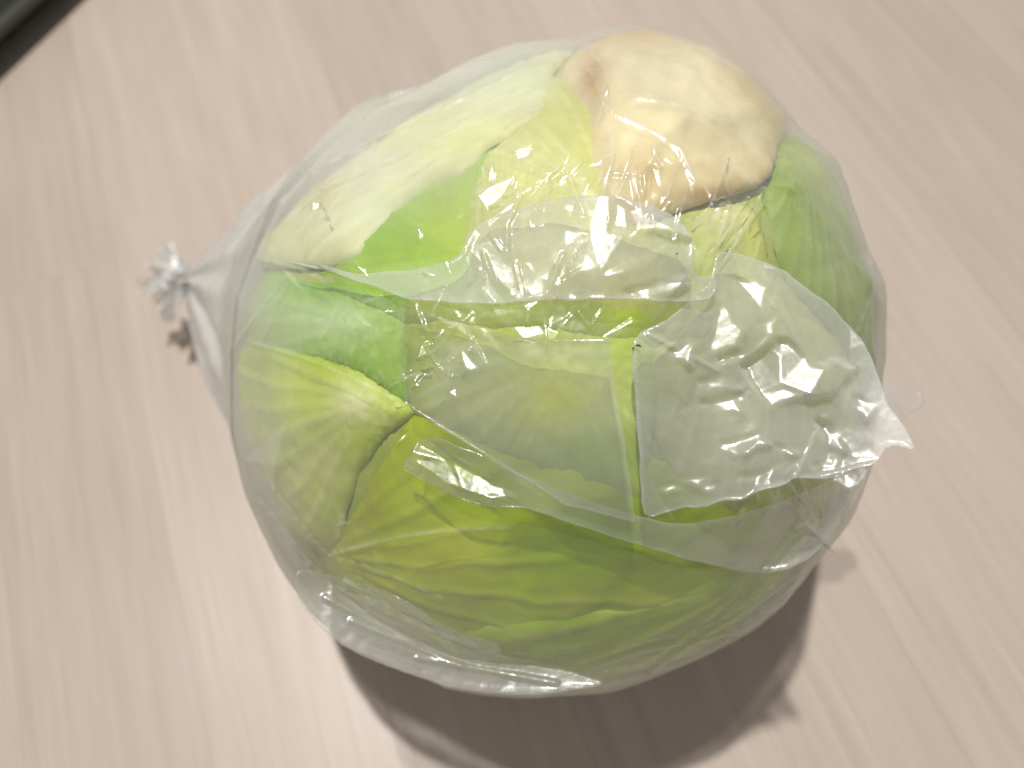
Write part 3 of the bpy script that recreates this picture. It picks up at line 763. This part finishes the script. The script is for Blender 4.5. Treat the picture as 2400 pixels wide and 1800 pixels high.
flap([(640,1235),(700,1240),(790,1262),(900,1310),(960,1352),(1070,1392),(1090,1420),(1230,1452),(1300,1478),(1150,1500),(1000,1488),(900,1462),(740,1394),(655,1310)],
     lambda px: .0016 + 0 * px[:, 0], 6, label='loose fold of film near the bottom of the bag', crum=1.0, fade=lambda px: .45 + .5 * sstep(1320, 1240, px[:, 1]), lines=[((700,1290),(900,1390)),((760,1340),(1000,1440)),((800,1290),(1000,1390)),((900,1420),(1200,1475))])

# ------------------------------------------------------------------ knot and tuft at the end of the bag
def knot():
    # a lumpy overhand knot: a thick closed loop of gathered film
    NU, NV = 72, 28
    u = np.linspace(0, 2 * math.pi, NU, endpoint=False); v = np.linspace(0, 2 * math.pi, NV, endpoint=False)
    U, W = np.meshgrid(u, v, indexing='ij')
    W = (np.arange(NV) + .5)[None] / NV * math.pi + 0 * U
    rr = .0078 * (1 + .16 * np.sin(2 * U + 2 * W) + .12 * np.sin(3 * U - 5 * W) + .07 * np.sin(9 * U + 2 * W))
    loc = (rr * np.sin(W) * np.cos(U))[..., None] * KE1 + (rr * np.sin(W) * np.sin(U))[..., None] * KE2 + (rr * .8 * np.cos(W))[..., None] * KD
    V = (KN + KD * .002 + loc).reshape(-1, 3)
    i = np.arange(NU)[:, None]; j = np.arange(NV)[None]
    idx = lambda a, b: (a % NU) * NV + (b % NV)
    j = np.arange(NV - 1)[None]
    F = np.stack([idx(i, j), idx(i + 1, j), idx(i + 1, j + 1), idx(i, j + 1)], -1).reshape(-1, 4)
    return mesh_obj('knot', V, F, DENSE, bag)
knot()['label'] = 'white knot of gathered film'
def tuft(tip_px, z, wid, seed, n=60):
    """a fan of crumpled film leaving the knot"""
    tip = pix_floor(np.array(tip_px, float), z)
    ax = tip - KN; L = np.linalg.norm(ax); ax = ax / L
    s1 = nrm(np.cross(ax, AX)); s2 = np.cross(ax, s1)
    t = np.linspace(0, 1, 34); w = np.linspace(-1, 1, n)
    T, W = np.meshgrid(t, w, indexing='ij')
    spread = wid * (.18 + .9 * T ** .8) * (1 + .1 * np.sin(5 * T))
    fold = (.0035 * np.sin(W * 7 + seed) + .0022 * np.sin(W * 15 + 2 * seed + 3 * T) + .0012 * np.sin(W * 31 + 5 * T)) * (.35 + T)
    ln = L * T * (1 + .10 * np.sin(W * 9 + seed) * T + .06 * np.sin(W * 23) * T)
    P = KN + ln[..., None] * ax + (spread * W)[..., None] * s1 + (fold + .004 * np.cos(W * 2.2))[..., None] * s2
    i = np.arange(33)[:, None] * n; j = np.arange(n - 1)[None]
    F = np.stack([i + j, i + n + j, i + n + j + 1, i + j + 1], -1).reshape(-1, 4)
    return mesh_obj('loose_end', P.reshape(-1, 3), F, TUFT, bag)
tuft((336, 550), .046, .008, 1.0)['label'] = 'short crumpled end of film past the knot'
tuft((330, 655), .034, .012, 2.3)['label'] = 'longer crumpled end of film hanging from the knot'
# a small end of film sticking out on the far side of the bag
def side_tab(pts, z, seed):
    q, F, qq = patch_px(pts, .006, 4, .004, seed, True)
    P = pix_floor(q, z); P[:, 2] += .0012 * vnoise(q / 150, seed, 1)
    V2, F2 = shell(P, F, 1.0, np.tile(AX, (len(P), 1)), np.full(len(P), .0005))
    return mesh_obj('film_tab', V2, F2, FILM, bag)
side_tab([(1870,825),(1925,832),(1985,846),(1994,875),(1965,893),(1938,912),(1875,905)], .112, 1)['label'] = 'small corner of film sticking out'

# dark flecks on the film
SPECK = plain('dark_fleck', (.012, .010, .008), .5)
def fleck(path, w, dist):
    P = [CAM + pix_ray(np.array(p, float)) * dist for p in path]
    P = catmull(np.array(P), 5, closed=False)
    n = len(P); V = []; F = []
    s = nrm(np.cross(P[-1] - P[0], AX))
    for i, p in enumerate(P):
        ww = w * math.sin(math.pi * (i + .6) / (n + .2))
        V += [p + s * ww, p + AX * .00025, p - s * ww, p - AX * .00015]
    for i in range(n - 1):
        for k in range(4):
            F.append((4 * i + k, 4 * i + (k + 1) % 4, 4 * i + 4 + (k + 1) % 4, 4 * i + 4 + k))
    return mesh_obj('fleck', V, np.array(F), SPECK, bag)
dep = bpy.context.evaluated_depsgraph_get()
bpy.context.view_layer.update()
def hit(px):
    r = scene.ray_cast(dep, Vector(CAM), Vector(pix_ray(np.array(px, float))))
    return (r[1] - Vector(CAM)).length if r[0] else .16
dep.update()
for path, w in [([(1371,749),(1376,746),(1382,747),(1386,750)], .00022), ([(1367,757),(1368,752),(1371,750)], .00018), ([(1461,547),(1464,550)], .00016)]:
    fleck(path, w, hit(path[0]) - .0008)['label'] = 'tiny black fleck on the film'

# ------------------------------------------------------------------ dark container at the edge of view
def container():
    root = empty('dark_container')
    tag(root, 'dark green glossy container with a grey rounded edge, standing clear of the bag', 'container')
    H = .020
    e0 = pix_floor(np.array([96.0, 0.0]), H); e1 = pix_floor(np.array([0.0, 88.0]), H)
    mid = (e0 + e1) / 2; tdir = nrm(e1 - e0); ndir = nrm(np.array([-tdir[1], tdir[0], 0]))
    if ndir @ (mid - C) < 0: ndir = -ndir
    Rb = .12
    ctr = mid + ndir * (Rb + .006); 
    gl = plain('dark_green_glaze', (.014, .022, .010), .12)
    gr = plain('grey_rim', (.05, .048, .04), .35)
    def lathe(prof, name, mat, n=120):
        a = np.linspace(0, 2 * math.pi, n, endpoint=False); V = []
        for r_, z_ in prof:
            # rounded square, one straight side towards the bag
            c_, s_ = np.cos(a), np.sin(a); k_ = r_ / (np.abs(c_) ** 7 + np.abs(s_) ** 7) ** (1 / 7)
            V.append(ctr * (1, 1, 0) + (k_ * c_)[:, None] * ndir + (k_ * s_)[:, None] * tdir + np.c_[np.zeros((n, 2)), np.full(n, z_)])
        V = np.concatenate(V); k = len(prof)
        i = np.arange(k - 1)[:, None] * n; j = np.arange(n)[None]; j2 = (j + 1) % n
        F = np.stack([i + j, i + j2, i + n + j2, i + n + j], -1).reshape(-1, 4)
        return mesh_obj(name, V, F, mat, root)
    lathe([(.001, .0015), (Rb - .020, .0015), (Rb - .012, .004), (Rb - .004, .014), (Rb, H - .004), (Rb, H)], 'side_wall', gl)
    lathe([(Rb - .0005, H - .0035), (Rb + .0022, H - .002), (Rb + .003, H + .0005), (Rb + .0022, H + .003), (Rb - .001, H + .004), (Rb - .004, H + .003), (Rb - .005, H)], 'rim', gr)
    lathe([(Rb - .0045, H + .001), (Rb - .012, H - .001), (Rb - .030, H + .002), (Rb - .055, H + .006), (.001, H + .008)], 'lid', gl)
container()
